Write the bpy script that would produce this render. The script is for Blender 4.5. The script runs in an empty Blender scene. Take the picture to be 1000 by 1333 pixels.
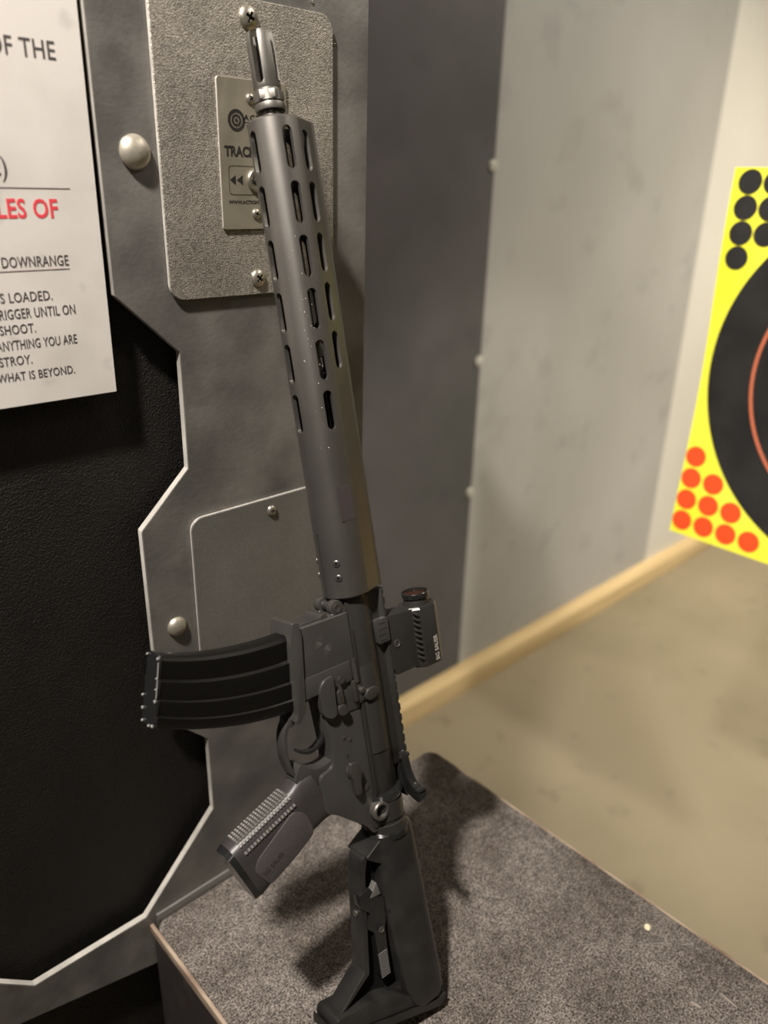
import bpy, bmesh, math, random
from mathutils import Vector, Matrix
random.seed(7)
COL = bpy.context.scene.collection
PI = math.pi

# ------------------------------------------------------------------ materials
def mat(name, col, rough=.5, metal=0., spec=.5, var=None, vscale=8., vmix=1., vdetail=6., bump=0., bscale=200., bdetail=4.,
        coat=0., ramp=(.35, .65), emit=0., speck=None, vstretch=(1, 1, 1), rvar=0.):
    m = bpy.data.materials.new(name); m.use_nodes = True
    nt = m.node_tree; nd = nt.nodes; ln = nt.links
    b = nd['Principled BSDF']
    b.inputs['Base Color'].default_value = (*col, 1); b.inputs['Roughness'].default_value = rough
    b.inputs['Metallic'].default_value = metal; b.inputs['Specular IOR Level'].default_value = spec
    b.inputs['Coat Weight'].default_value = coat
    tc = nd.new('ShaderNodeTexCoord')
    if var or bump:
        mp = nd.new('ShaderNodeMapping'); mp.inputs['Scale'].default_value = vstretch
        ln.new(tc.outputs['Object'], mp.inputs['Vector'])
    if var:
        n = nd.new('ShaderNodeTexNoise'); n.inputs['Scale'].default_value = vscale; n.inputs['Detail'].default_value = vdetail
        ln.new(mp.outputs['Vector'], n.inputs['Vector'])
        r = nd.new('ShaderNodeValToRGB'); r.color_ramp.elements[0].position = ramp[0]; r.color_ramp.elements[1].position = ramp[1]
        r.color_ramp.elements[0].color = (*col, 1); r.color_ramp.elements[1].color = (*var, 1)
        ln.new(n.outputs['Fac'], r.inputs['Fac'])
        out = r.outputs['Color']
        if speck:
            n2 = nd.new('ShaderNodeTexNoise'); n2.inputs['Scale'].default_value = speck[0]; n2.inputs['Detail'].default_value = 2
            ln.new(tc.outputs['Object'], n2.inputs['Vector'])
            r2 = nd.new('ShaderNodeValToRGB'); r2.color_ramp.elements[0].position = speck[1]; r2.color_ramp.elements[1].position = speck[2]
            r2.color_ramp.elements[0].color = (speck[3],) * 3 + (1,); r2.color_ramp.elements[1].color = (speck[4],) * 3 + (1,)
            ln.new(n2.outputs['Fac'], r2.inputs['Fac'])
            mx = nd.new('ShaderNodeMix'); mx.data_type = 'RGBA'; mx.blend_type = 'MULTIPLY'; mx.inputs['Factor'].default_value = 1
            ln.new(out, mx.inputs['A']); ln.new(r2.outputs['Color'], mx.inputs['B']); out = mx.outputs['Result']
        ln.new(out, b.inputs['Base Color'])
        if rvar:
            mr = nd.new('ShaderNodeMapRange'); mr.inputs['To Min'].default_value = rough - rvar; mr.inputs['To Max'].default_value = rough + rvar
            mr.inputs['From Min'].default_value = .35; mr.inputs['From Max'].default_value = .65
            ln.new(n.outputs['Fac'], mr.inputs['Value']); ln.new(mr.outputs['Result'], b.inputs['Roughness'])
    if bump:
        n = nd.new('ShaderNodeTexNoise'); n.inputs['Scale'].default_value = bscale; n.inputs['Detail'].default_value = bdetail
        ln.new(tc.outputs['Object'], n.inputs['Vector'])
        bp = nd.new('ShaderNodeBump'); bp.inputs['Strength'].default_value = bump; bp.inputs['Distance'].default_value = .002
        ln.new(n.outputs['Fac'], bp.inputs['Height']); ln.new(bp.outputs['Normal'], b.inputs['Normal'])
    if emit:
        b.inputs['Emission Color'].default_value = (*col, 1); b.inputs['Emission Strength'].default_value = emit
    return m

M = {}
M['anod'] = mat('anodised_aluminium', (.056, .053, .049), .35, .40, .6, var=(.066, .063, .058), vscale=30, bump=.05, bscale=2500)
M['upper'] = mat('dark_anodised_aluminium', (.030, .0285, .0265), .36, .35, .6, var=(.036, .034, .032), vscale=30, bump=.04, bscale=2500)
M['hguard'] = mat('handguard_aluminium', (.165, .156, .144), .37, .85, .5, var=(.185, .175, .161), vscale=25, bump=.03, bscale=2500)
M['steel_dark'] = mat('phosphate_steel', (.10, .094, .085), .40, .8, .5, var=(.13, .122, .11), vscale=60)
M['muzzle'] = mat('muzzle_steel', (.15, .142, .128), .44, .8, .5, var=(.19, .178, .16), vscale=80)
M['bore_shade'] = mat('painted_shade_anodising', (.016, .015, .014), .6, .2, .3)  # dark copy of the anodising, painting the shade inside the handguard
M['polymer'] = mat('black_polymer', (.0105, .0102, .0102), .31, 0, .5, var=(.023, .022, .021), vscale=40, bump=.06, bscale=1800)
M['grip'] = mat('grip_polymer', (.03, .027, .027), .42, 0, .55, var=(.038, .034, .034), vscale=60, bump=.05, bscale=2000)
M['grip_pad'] = mat('grip_pad_polymer', (.050, .044, .045), .55, 0, .4, var=(.06, .053, .053), vscale=400, bump=.15, bscale=3000)
M['strap'] = mat('strap_polymer', (.10, .092, .085), .33, 0, .6)  # paler than the grip; reflected light on the blocks put into colour
M['mag'] = mat('gloss_black_polymer', (.004, .0037, .0035), .28, 0, .36)
M['gloss'] = mat('gloss_black', (.012, .012, .012), .18, 0, .6)
M['black'] = mat('matt_black', (.004, .004, .004), .8, 0, .2)
M['white'] = mat('white_marking', (.42, .38, .34), .5)
M['tab'] = mat('grey_tab', (.10, .095, .09), .4, 0, .5)
M['patch'] = mat('etched_marking', (.105, .088, .088), .5, .7, .4)
M['glint'] = mat('pale_glint', (.25, .25, .24), .12, .3, .8)
M['glass'] = mat('coated_glass', (.30, .12, .07), .08, .9, .8)
M['ring_brass'] = mat('lens_ring', (.16, .12, .09), .22, .8, .6)
M['screw'] = mat('zinc_screw', (.50, .46, .39), .32, .85, .5, var=(.38, .35, .29), vscale=90)
M['bolt'] = mat('dull_bolt', (.50, .46, .38), .42, .7, .5, var=(.36, .33, .27), vscale=120)
M['panel'] = mat('grey_steel_panel', (.135, .129, .122), .46, .45, .45, var=(.21, .199, .183), vscale=15, vdetail=10, bump=.12, bscale=300, ramp=(.40, .66), speck=(26, .28, .44, .80, 1.0), rvar=.09)
M['edge'] = mat('cut_steel_edge', (.56, .53, .48), .5, .25, .5, var=(.42, .40, .36), vscale=50)
M['plate'] = mat('textured_plate', (.25, .23, .20), .42, .45, .5, var=(.36, .33, .285), vscale=18, vdetail=8, bump=.42, bscale=760, bdetail=2, speck=(420, .3, .62, .62, 1.08))
M['plate_low'] = mat('smooth_grey_plate', (.17, .166, .153), .44, .5, .45, var=(.23, .223, .205), vscale=7, vdetail=8, bump=.08, bscale=500, speck=(700, .3, .6, .85, 1.05))
M['face'] = mat('brushed_faceplate', (.42, .385, .30), .36, .65, .5, var=(.33, .30, .235), vscale=30, vdetail=7)
M['rubber'] = mat('black_rubber_board', (.009, .0078, .0065), .52, 0, .34, var=(.006, .005, .0045), vscale=20, vdetail=8, bump=.8, bscale=560, bdetail=8)
M['dark_lower'] = mat('dark_lower_board', (.010, .007, .007), .8, 0, .2)
M['paper'] = mat('worn_sign', (.59, .557, .52), .5, 0, .4, var=(.50, .468, .43), vscale=18, vdetail=8, ramp=(.45, .78), speck=(45, .24, .36, .84, 1.0))
M['ink'] = mat('dark_ink', (.06, .05, .052), .6)
M['ink_line'] = mat('grey_ink', (.16, .12, .125), .6)
M['ink_black'] = mat('black_ink', (.015, .013, .012), .5)
M['red'] = mat('red_ink', (.62, .05, .065), .6)
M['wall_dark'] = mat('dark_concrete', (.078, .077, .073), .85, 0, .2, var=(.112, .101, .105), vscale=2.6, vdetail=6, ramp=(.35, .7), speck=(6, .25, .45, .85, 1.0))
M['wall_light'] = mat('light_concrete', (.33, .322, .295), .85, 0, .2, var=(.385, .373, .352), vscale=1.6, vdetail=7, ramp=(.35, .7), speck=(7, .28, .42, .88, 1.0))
M['wall_cream'] = mat('cream_wall', (.56, .54, .49), .8, 0, .2, var=(.62, .60, .545), vscale=1.2, vdetail=4)
M['wood'] = mat('pale_timber', (.62, .47, .255), .6, 0, .3, var=(.52, .385, .20), vscale=5, vdetail=5, vstretch=(.4, 6, 6))
M['floor'] = mat('dusty_concrete', (.245, .206, .139), .8, 0, .25, var=(.188, .160, .104), vscale=1.5, vdetail=7, ramp=(.38, .68), speck=(9, .24, .36, .78, 1.0))
M['ceil'] = mat('ceiling_paint', (.30, .28, .25), .9)
M['bench_side'] = mat('worn_black_laminate', (.022, .018, .017), .55, 0, .4, var=(.05, .042, .037), vscale=40, vdetail=8, ramp=(.55, .85))
M['bench_edge'] = mat('bench_edge_strip', (.42, .33, .25), .5, .1, .4, var=(.19, .12, .085), vscale=60, vdetail=5, vstretch=(1, .35, 1))
M['yellow'] = mat('yellow_sheet', (.86, .83, .045), .32, 0, .5, var=(.90, .87, .08), vscale=8)
M['t_black'] = mat('black_disc', (.020, .0195, .019), .36, 0, .4, var=(.030, .029, .028), vscale=14)
M['t_red'] = mat('orange_dot', (.80, .085, .02), .45)
M['t_ring'] = mat('orange_ring', (.50, .14, .07), .5)
M['fibre'] = mat('dull_fibre', (.30, .26, .22), .7)
M['chip'] = mat('pale_chip', (.75, .68, .45), .6)
M['zip'] = mat('pale_fastener', (.45, .43, .37), .6)

def carpet():
    m = bpy.data.materials.new('grey_loop_carpet'); m.use_nodes = True
    nt = m.node_tree; nd = nt.nodes; ln = nt.links; b = nd['Principled BSDF']
    b.inputs['Roughness'].default_value = .95; b.inputs['Specular IOR Level'].default_value = .12
    tc = nd.new('ShaderNodeTexCoord')
    def noise(s, d):
        n = nd.new('ShaderNodeTexNoise'); n.inputs['Scale'].default_value = s; n.inputs['Detail'].default_value = d
        ln.new(tc.outputs['Object'], n.inputs['Vector']); return n.outputs['Fac']
    def ramp(f, p0, p1, c0, c1):
        r = nd.new('ShaderNodeValToRGB'); e = r.color_ramp.elements
        e[0].position, e[1].position = p0, p1; e[0].color = (*c0, 1); e[1].color = (*c1, 1)
        ln.new(f, r.inputs['Fac']); return r.outputs['Color']
    def mul(a, c):
        x = nd.new('ShaderNodeMix'); x.data_type = 'RGBA'; x.blend_type = 'MULTIPLY'; x.inputs['Factor'].default_value = 1
        ln.new(a, x.inputs['A']); ln.new(c, x.inputs['B']); return x.outputs['Result']
    fine = noise(520, 3)
    c = ramp(fine, .34, .68, (.046, .040, .036), (.335, .297, .267))
    c = mul(c, ramp(noise(130, 3), .3, .65, (.62,) * 3, (1.1,) * 3))
    c = mul(c, ramp(noise(11, 5), .32, .62, (.62, .60, .58), (1.05, 1.05, 1.05)))
    ln.new(c, b.inputs['Base Color'])
    bp = nd.new('ShaderNodeBump'); bp.inputs['Strength'].default_value = .9; bp.inputs['Distance'].default_value = .0022
    ln.new(fine, bp.inputs['Height']); ln.new(bp.outputs['Normal'], b.inputs['Normal'])
    return m
M['carpet'] = carpet()

# ------------------------------------------------------------------ mesh helpers
ID = lambda *p: Vector(p)
def fin(bm):
    bmesh.ops.recalc_face_normals(bm, faces=bm.faces); return bm
def bev(bm, w, seg=2, ang=25):
    if w <= 0: return bm
    es = [e for e in bm.edges if len(e.link_faces) == 2 and e.calc_face_angle(0) > math.radians(ang)]
    if es: bmesh.ops.bevel(bm, geom=es, offset=w, segments=seg, affect='EDGES', profile=.6, clamp_overlap=True)
    return bm
def prism(pts, a, b, fn, bevel=0, seg=2):
    """polygon pts (two coordinates) pushed between a and b on the third; fn(p, q, k) makes the point"""
    bm = bmesh.new()
    A = [bm.verts.new(fn(p[0], p[1], a)) for p in pts]; B = [bm.verts.new(fn(p[0], p[1], b)) for p in pts]
    bm.faces.new(A[::-1]); bm.faces.new(B)
    n = len(pts)
    for i in range(n): bm.faces.new((A[i], A[(i + 1) % n], B[(i + 1) % n], B[i]))
    fin(bm); bev(bm, bevel, seg); return bm
def loft(secs, bevel=0, caps=True, ang=50):
    bm = bmesh.new(); R = [[bm.verts.new(p) for p in s] for s in secs]; n = len(secs[0])
    for a, b in zip(R, R[1:]):
        for i in range(n): bm.faces.new((a[i], a[(i + 1) % n], b[(i + 1) % n], b[i]))
    if caps: bm.faces.new(R[0][::-1]); bm.faces.new(R[-1])
    fin(bm); bev(bm, bevel, 2, ang); return bm
def lathe(prof, o, ax, n=32, bevel=0, caps=True):
    """prof: (distance along ax, radius)"""
    ax = Vector(ax).normalized(); t = Vector((1, 0, 0)) if abs(ax.x) < .8 else Vector((0, 1, 0))
    e1 = ax.cross(t).normalized(); e2 = ax.cross(e1); o = Vector(o)
    secs = [[o + ax * d + (e1 * math.cos(2 * PI * i / n) + e2 * math.sin(2 * PI * i / n)) * max(r, 1e-5) for i in range(n)] for d, r in prof]
    return loft(secs, bevel, caps, 40)
def tube(path, r, n=8, closed=False):
    path = [Vector(p) for p in path]; secs = []
    for i, p in enumerate(path):
        a = path[max(i - 1, 0)]; c = path[min(i + 1, len(path) - 1)]
        d = (c - a).normalized(); t = Vector((0, 0, 1)) if abs(d.z) < .9 else Vector((1, 0, 0))
        e1 = d.cross(t).normalized(); e2 = d.cross(e1)
        rr = r[i] if isinstance(r, (list, tuple)) else r
        secs.append([p + (e1 * math.cos(2 * PI * k / n) + e2 * math.sin(2 * PI * k / n)) * rr for k in range(n)])
    return loft(secs)
def box(x0, x1, y0, y1, z0, z1, bevel=0, fn=ID, seg=2):
    return prism([(x0, y0), (x1, y0), (x1, y1), (x0, y1)], z0, z1, fn, bevel, seg)
def rrect(x0, x1, y0, y1, r, n=6):
    out = []
    for cx, cy, a0 in ((x1 - r, y1 - r, 0), (x0 + r, y1 - r, 90), (x0 + r, y0 + r, 180), (x1 - r, y0 + r, 270)):
        for k in range(n + 1):
            a = math.radians(a0 + 90 * k / n); out.append((cx + r * math.cos(a), cy + r * math.sin(a)))
    return out
def arc(cx, cy, r, a0, a1, n=10):
    return [(cx + r * math.cos(math.radians(a0 + (a1 - a0) * k / n)), cy + r * math.sin(math.radians(a0 + (a1 - a0) * k / n))) for k in range(n + 1)]
def stroke(path, wd):
    """a polyline as a closed polygon of the given width"""
    L, R = [], []; n = len(path)
    for i, p in enumerate(path):
        a = Vector(path[max(i - 1, 0)]); c = Vector(path[min(i + 1, n - 1)]); d = (c - a).normalized(); q = Vector((-d.y, d.x))
        w = wd[i] if isinstance(wd, (list, tuple)) else wd
        L.append(tuple(Vector(p) + q * w / 2)); R.append(tuple(Vector(p) - q * w / 2))
    return L + R[::-1]
def smooth_path(pts, n=6):
    """Catmull-Rom through 2-D points"""
    P = [Vector(p) for p in pts]; P = [2 * P[0] - P[1]] + P + [2 * P[-1] - P[-2]]; out = []
    for i in range(1, len(P) - 2):
        for k in range(n):
            t = k / n; a, b, c, d = P[i - 1:i + 3]
            out.append(tuple(.5 * ((2 * b) + (c - a) * t + (2 * a - 5 * b + 4 * c - d) * t * t + (3 * b - a - 3 * c + d) * t ** 3)))
    out.append(tuple(P[-2])); return out
def join(*bms):
    flat = []
    for b in bms: flat += b if isinstance(b, (list, tuple)) else [b]
    out = bmesh.new(); tmp = bpy.data.meshes.new('tmp')
    for b in flat:
        b.to_mesh(tmp); out.from_mesh(tmp); b.free()
    bpy.data.meshes.remove(tmp); return out
def shade(me, ang=32):
    for p in me.polygons: p.use_smooth = True
    me.set_sharp_from_angle(angle=math.radians(ang))
def link(name, bm, m, parent=None, label=None):
    me = bpy.data.meshes.new(name); bm.to_mesh(me); bm.free()
    for k in (m if isinstance(m, (list, tuple)) else [m]): me.materials.append(k)
    shade(me); o = bpy.data.objects.new(name, me); COL.objects.link(o)
    if parent: o.parent = parent
    if label: o['label'] = label
    return o
def cut(o, bm):
    me = bpy.data.meshes.new('cutter'); bm.to_mesh(me); bm.free()
    c = bpy.data.objects.new('cutter', me); COL.objects.link(c); c.parent = o.parent
    md = o.modifiers.new('b', 'BOOLEAN'); md.operation = 'DIFFERENCE'; md.object = c; md.solver = 'EXACT'
    dg = bpy.context.evaluated_depsgraph_get(); dg.update()
    new = bpy.data.meshes.new_from_object(o.evaluated_get(dg))
    o.modifiers.clear(); old = o.data; o.data = new; new.name = o.name
    bpy.data.meshes.remove(old); bpy.data.objects.remove(c); bpy.data.meshes.remove(me)
    shade(o.data); return o
def text_bm(s, fn, x, y, h=None, width=None, ref=None, align='L', depth=.0002, k=0., sp=1.0, slope=0., bold=0.):
    """lettering as mesh: cap height h; width = how wide the piece 'ref' (or all of s) comes out; (x, y) is the baseline end"""
    def flat(t):
        cu = bpy.data.curves.new('txt', 'FONT'); cu.body = t; cu.space_character = sp; cu.offset = bold; cu.resolution_u = 3
        ob = bpy.data.objects.new('txt', cu); COL.objects.link(ob)
        dg = bpy.context.evaluated_depsgraph_get(); dg.update()
        me = bpy.data.meshes.new_from_object(ob.evaluated_get(dg)); bpy.data.objects.remove(ob); bpy.data.curves.remove(cu)
        xs = [v.co.x for v in me.vertices]; return me, min(xs), max(xs)
    me, x0, x1 = flat(s); capm, _, _ = flat('H'); cap = max(v.co.y for v in capm.vertices); bpy.data.meshes.remove(capm)
    sy = h / cap; sx = sy
    if width:
        if ref: rm, r0, r1 = flat(ref); bpy.data.meshes.remove(rm); sx = width / (r1 - r0)
        else: sx = width / (x1 - x0)
    bm = bmesh.new(); bm.from_mesh(me); bpy.data.meshes.remove(me)
    ox = x - (x1 * sx if align == 'R' else (x0 * sx if align == 'L' else (x0 + x1) / 2 * sx))
    ext = bmesh.ops.extrude_face_region(bm, geom=bm.faces[:])
    top = {g for g in ext['geom'] if isinstance(g, bmesh.types.BMVert)}
    for v in bm.verts:
        X = ox + v.co.x * sx; Yv = y + v.co.y * sy + slope * (X - x)
        v.co = fn(X, Yv, k + (depth if v in top else 0))
    return fin(bm)
def tag(o, label, cat=None, group=None, kind=None):
    o['label'] = label
    if cat: o['category'] = cat
    if group: o['group'] = group
    if kind: o['kind'] = kind
    return o
def empty(name, loc, label, cat, group=None):
    o = bpy.data.objects.new(name, None); COL.objects.link(o); o.location = loc; o.empty_display_size = .02
    return tag(o, label, cat, group)
def struct(name, bm, m, label):
    o = link(name, bm, m); o['kind'] = 'structure'; o['label'] = label; o['category'] = name.split('_')[0]; return o
def dup(o, parent=None):
    c = o.copy(); COL.objects.link(c)
    if parent: c.parent = parent
    return c

# ------------------------------------------------------------------ the place (camera stands at the origin; x runs downrange, y into the lane divider, z up)
YP = .592            # face of the steel panel
ZB = -.7305          # bench top
ZF = -1.65           # floor
YW = 1.5             # far lane wall
struct('floor', box(-3, 9, -3.2, 3, ZF - .1, ZF), M['floor'], 'dusty tan concrete floor of the range')
struct('ceiling', box(-3, 9, -3.2, 3, 1.55, 1.65), M['ceil'], 'plain ceiling above the range')
struct('wall_left', prism([(-2.4, ZF), (.512, ZF), (.512, 1.55), (-2.4, 1.55)], .612, .675, lambda p, q, k: Vector((p, k, q))), M['rubber'], 'black rough rubber board of the lane divider')
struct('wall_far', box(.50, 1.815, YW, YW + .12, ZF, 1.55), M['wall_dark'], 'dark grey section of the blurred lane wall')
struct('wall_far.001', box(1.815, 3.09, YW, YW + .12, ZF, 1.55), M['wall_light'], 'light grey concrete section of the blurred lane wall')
struct('wall_far.002', box(3.09, 9, YW, YW + .12, ZF, 1.55), M['wall_cream'], 'cream section of the lane wall behind the target')
struct('wall_end', box(9, 9.1, -3.2, 3, ZF, 1.55), M['wall_light'], 'end wall of the range')
struct('wall_right', box(-3, 9, -3.3, -3.2, ZF, 1.55), M['wall_light'], 'wall on the right of the range')
struct('wall_back', box(-3.1, -3, -3.2, 3, ZF, 1.55), M['wall_dark'], 'wall behind the shooting lane')
bb = prism([(YW, ZF), (YW - .045, ZF), (YW - .045, ZF + .075), (YW - .03, ZF + .095), (YW, ZF + .095)], .55, 9, lambda p, q, k: Vector((k, p, q)), .004)
struct('baseboard_far', bb, M['wood'], 'pale timber baseboard along the foot of the lane wall')
FA = lambda p, q, k: Vector((p, k, q))     # (x, z) drawings on planes facing the shooter
for i, z in enumerate((.058, -.478, -.90)):
    o = link('wall_fastener', lathe([(0, .016), (.006, .016), (.010, .008)], (1.806, YW + .001, z), (0, -1, 0), 16), M['zip'])
    tag(o, ['pale round fastener at the top of the seam between dark and light wall', 'middle pale fastener on the seam between dark and light wall',
            'lowest pale fastener on the wall seam, beside the rifle sight'][i], 'fastener', 'fasteners on the wall seam')

# ------------------------------------------------------------------ steel panel with its bolts
def edge_mat(bm, ax=1):
    for f in bm.faces: f.material_index = 0 if abs(f.normal[ax]) > .7 else 1
    return bm
out = [(.2715, .60), (.2715, -.0835), (.3235, -.1330), (.3228, -.2360), (.2732, -.2835), (.2732, -.482), (.3216, -.5325), (.3216, -.6255),
       (.2335, -.7185), (.118, -.7165), (.088, -.6855), (-.25, -.6855), (-.25, -.72), (.10, -.753), (.236, -.791), (.45, -.80), (.5305, -.80), (.5305, .60)]
panel = empty('steel_panel', (.40, .60, -.80), 'large mottled grey steel panel with angular cut-out edge on the black divider', 'panel')
pm = Matrix.Translation(-Vector((.40, .60, -.80)))
def on(root, name, bm, m, label=None):
    bmesh.ops.transform(bm, matrix=Matrix.Translation(-root.location), verts=bm.verts)
    return link(name, bm, m, root, label)
on(panel, 'panel_sheet', edge_mat(prism(out, YP, .5998, FA, .0007, 1)), [M['panel'], M['edge']])
def dome(r, h, n=28):
    return [(0, r * .97), (.0008, r)] + [(h * math.sin(a), r * math.cos(a)) for a in [PI / 2 * k / 7 for k in range(1, 7)]] + [(h, .0002)]
on(panel, 'bolt', lathe(dome(.0125, .008), (.2986, YP - .0001, .0185), (0, -1, 0)), M['bolt'], 'dull domed bolt beside the sign')
on(panel, 'bolt', lathe(dome(.0098, .006), (.298, YP - .0001, -.3881), (0, -1, 0)), M['bolt'], 'dull domed bolt above the magazine')
for x, z in ((.49, -.76), (.49, .40), (.30, .30), (.30, -.75), (.40, -.55), (.45, -.1)):
    on(panel, 'spacer', box(x - .02, x + .02, .5997, .6117, z - .02, z + .02), M['black'])
for x, z in ((.4595, .146), (.4675, .138), (.4915, .1105), (.4915, -.034)):
    on(panel, 'rivet', lathe(dome(.0013, .0009), (x, YP, z), (0, -1, 0), 10), M['screw'])
def screw_bm(x, y, z, r, h, rot):
    b = lathe(dome(r, h), (x, y, z), (0, -1, 0), 24)
    return b
def add_screw(root, x, y, z, r, h, rot, label=None):
    o = on(root, 'screw', screw_bm(x, y, z, r, h, rot), M['screw'], label)
    bs = []
    for a in (rot, rot + 90):
        b = box(-r * .5, r * .5, -.14 * r, .14 * r, -.002 - h, -h * .45)
        bmesh.ops.transform(b, matrix=Matrix.Translation(Vector((x, y, z)) - root.location) @ Matrix.Rotation(math.radians(a), 4, 'Y') @ Matrix(((1, 0, 0, 0), (0, 0, 1, 0), (0, 1, 0, 0), (0, 0, 0, 1))), verts=b.verts)
        fin(b); bs.append(b)
    for b in bs: cut(o, b)
    b = lathe([(0, r * .55), (.0003, r * .55)], Vector((x, y - h * .40, z)), (0, -1, 0), 12)
    s = on(root, 'cross_slot', b, M['black']); s.parent = o
    return o

plate = empty('mounting_plate', (.402, YP, -.09), 'textured grey mounting plate with rounded corners behind the rifle muzzle', 'plate')
on(plate, 'plate_sheet', edge_mat(prism(rrect(.317, .4868, -.0905, .1305, .013), .588, YP - .0001, FA, .0006, 1)), [M['plate'], M['edge']])
add_screw(plate, .4013, .588, .1174, .0085, .0042, 25, 'cross-head screw above the muzzle')
add_screw(plate, .4017, .588, -.0768, .0075, .0038, 40, 'cross-head screw low on the plate')
low = empty('access_plate', (.40, YP, -.49), 'smooth grey cover plate with bright rounded edge behind the magazine well', 'plate')
on(low, 'plate_sheet', edge_mat(prism(rrect(.319, .503, -.49, -.2842, .012), .5885, YP - .0001, FA, .0008, 1)), [M['plate_low'], M['edge']])
add_screw(low, .408, .5885, -.2979, .0055, .0032, 10)

ctl = empty('control_plate', (.4017, .588, -.0365), 'small brushed metal target control plate with lettering, partly behind the handguard', 'control')
on(ctl, 'faceplate', edge_mat(prism(rrect(.3685, .4349, -.0365, .0750, .002, 3), .5862, .588, FA, .0003, 1)), [M['face'], M['edge']])
yt = .5862
TX = lambda p, q, k: Vector((p, k, q))
def ringm(cx, cz, r0, r1, y, d=.0002, n=40):
    return loft([[Vector((cx + r * math.cos(2 * PI * i / n), yy, cz + r * math.sin(2 * PI * i / n))) for i in range(n)] for r, yy in ((r0, y), (r0, y - d), (r1, y - d), (r1, y), (r0, y))], 0, False)
cx, cz = .3853, .0452
em = [ringm(cx, cz, .0056, .0080, yt), ringm(cx, cz, .0026, .0045, yt), lathe([(0, .0015), (.0002, .0015)], (cx, yt, cz), (0, -1, 0), 16),
      box(cx + .0068, .4200, yt - .0002, yt, .0441, .0445)]
on(ctl, 'emblem', join(em), M['ink_black'])
on(ctl, 'maker_name', text_bm('ACTION', TX, .3922, .0460, .0038, .0315, None, 'L', -.0002, yt, 1.3, 0, .02), M['ink_black'])
on(ctl, 'maker_name_subline', text_bm('TARGET', TX, .3945, .0400, .0022, .018, None, 'L', -.0002, yt, 1.35), M['ink_black'])
on(ctl, 'title_lettering', text_bm('TRACK', TX, .3728, .0192, .0074, .0232, 'TRAC', 'L', -.0002, yt, 1.0, 0, .035), M['ink_black'])
on(ctl, 'web_address', text_bm('WWW.ACTIONTARGET.COM', TX, .3745, -.0166, .0026, .0545, None, 'L', -.0002, yt, 1.0, 0, .02), M['ink_black'])
o_, i_ = rrect(.3757, .4281, -.0098, .0122, .003), rrect(.3761, .4277, -.0094, .0118, .0027)
fr = bmesh.new(); n = len(o_)
A = [fr.verts.new((p[0], yt - .0002, p[1])) for p in o_]; B = [fr.verts.new((p[0], yt - .0002, p[1])) for p in i_]
for i in range(n): fr.faces.new((A[i], A[(i + 1) % n], B[(i + 1) % n], B[i]))
fin(fr)
tri = lambda x, s: prism([(x - s * .0028, .0014), (x + s * .0026, .0014 + .0036), (x + s * .0026, .0014 - .0036)], yt, yt - .0002, FA)
on(ctl, 'arrow_marks', join(fr, tri(.3795, 1), tri(.3862, 1), tri(.4172, -1), tri(.4239, -1)), M['ink_black'])
kb = on(ctl, 'switch_collar', lathe([(0, .0088), (.0015, .0088), (.0025, .0078), (.0025, .0055), (.001, .005)], (.4017, yt, .0014), (0, -1, 0), 32), M['screw'])
s = on(ctl, 'toggle', lathe([(0, .0034), (.004, .0030), (.0055, .0035), (.0068, .0025), (.0072, .0002)], (.4017, yt, .0014), (0, -1, 0), 20), M['steel_dark']); s.parent = kb
add_screw(ctl, .4012, yt, -.0245, .0042, .0022, 15); add_screw(ctl, .3995, yt, .0615, .0042, .0022, 60)

# ------------------------------------------------------------------ safety sign
sign = empty('safety_sign', (.05, .60, -.156), 'worn white safety rules sign with black and red lettering on the black divider', 'sign')
ys = .594; KS = ys / .588
TS = lambda p, q, k: Vector((p * KS, k, q * KS))
on(sign, 'sign_board', prism([(-.25, -.1555), (.2632, -.1566), (.2680, .48), (-.25, .48)], ys, ys + .005, TS, .0005, 1), M['paper'])
for x, z in ((.22, .40), (.22, -.10), (-.2, .40), (-.2, -.10)):
    on(sign, 'standoff', lathe([(0, .006), (.0125, .006)], (x, .6118, z), (0, -1, 0), 12), M['black'])
def line_of(t, ref, x, z, h, w, bold=.006): return text_bm(t, TS, x, z, h, w, ref, 'R', -.0002, ys, 1.05, 0, bold)
for t, ref, x, z, h, w in (('OF THE', 'THE', .2461, .0722, .0108, .0232), ('RANGE)', ')', .2037, .0002, .0115, .0036), ('AND DOWNRANGE', 'DOWNRANGE', .2374, -.0588, .0070, .0465),
                           ('IS LOADED.', 'LOADED.', .2222, -.0822, .0066, .0302), ('TRIGGER UNTIL ON', 'UNTIL ON', .2378, -.0935, .0068, .0298),
                           ('TO SHOOT.', 'SHOOT.', .2073, -.1040, .0064, .0250), ('ANYTHING YOU ARE', 'YOU ARE', .2362, -.1150, .0066, .0250),
                           ('DESTROY.', 'TROY.', .2015, -.1260, .0064, .0198), ('WHAT IS BEYOND.', 'BEYOND.', .2316, -.1372, .0060, .0270)):
    on(sign, 'text_line', line_of(t, ref, x, z, h, w), M['ink'])
on(sign, 'red_heading', line_of('THE RULES OF', 'OF', .2345, -.0264, .0122, .0172, .022), M['red'], 'red heading')
on(sign, 'ruled_line', box(-.2, .2449, -.0077, -.0070, ys - .0002, ys, 0, lambda p, q, k: TS(p, q, k)), M['ink_line'])
on(sign, 'underline', box(.1, .2374, -.0616, -.0610, ys - .0002, ys, 0, lambda p, q, k: TS(p, q, k)), M['ink_line'])

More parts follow.
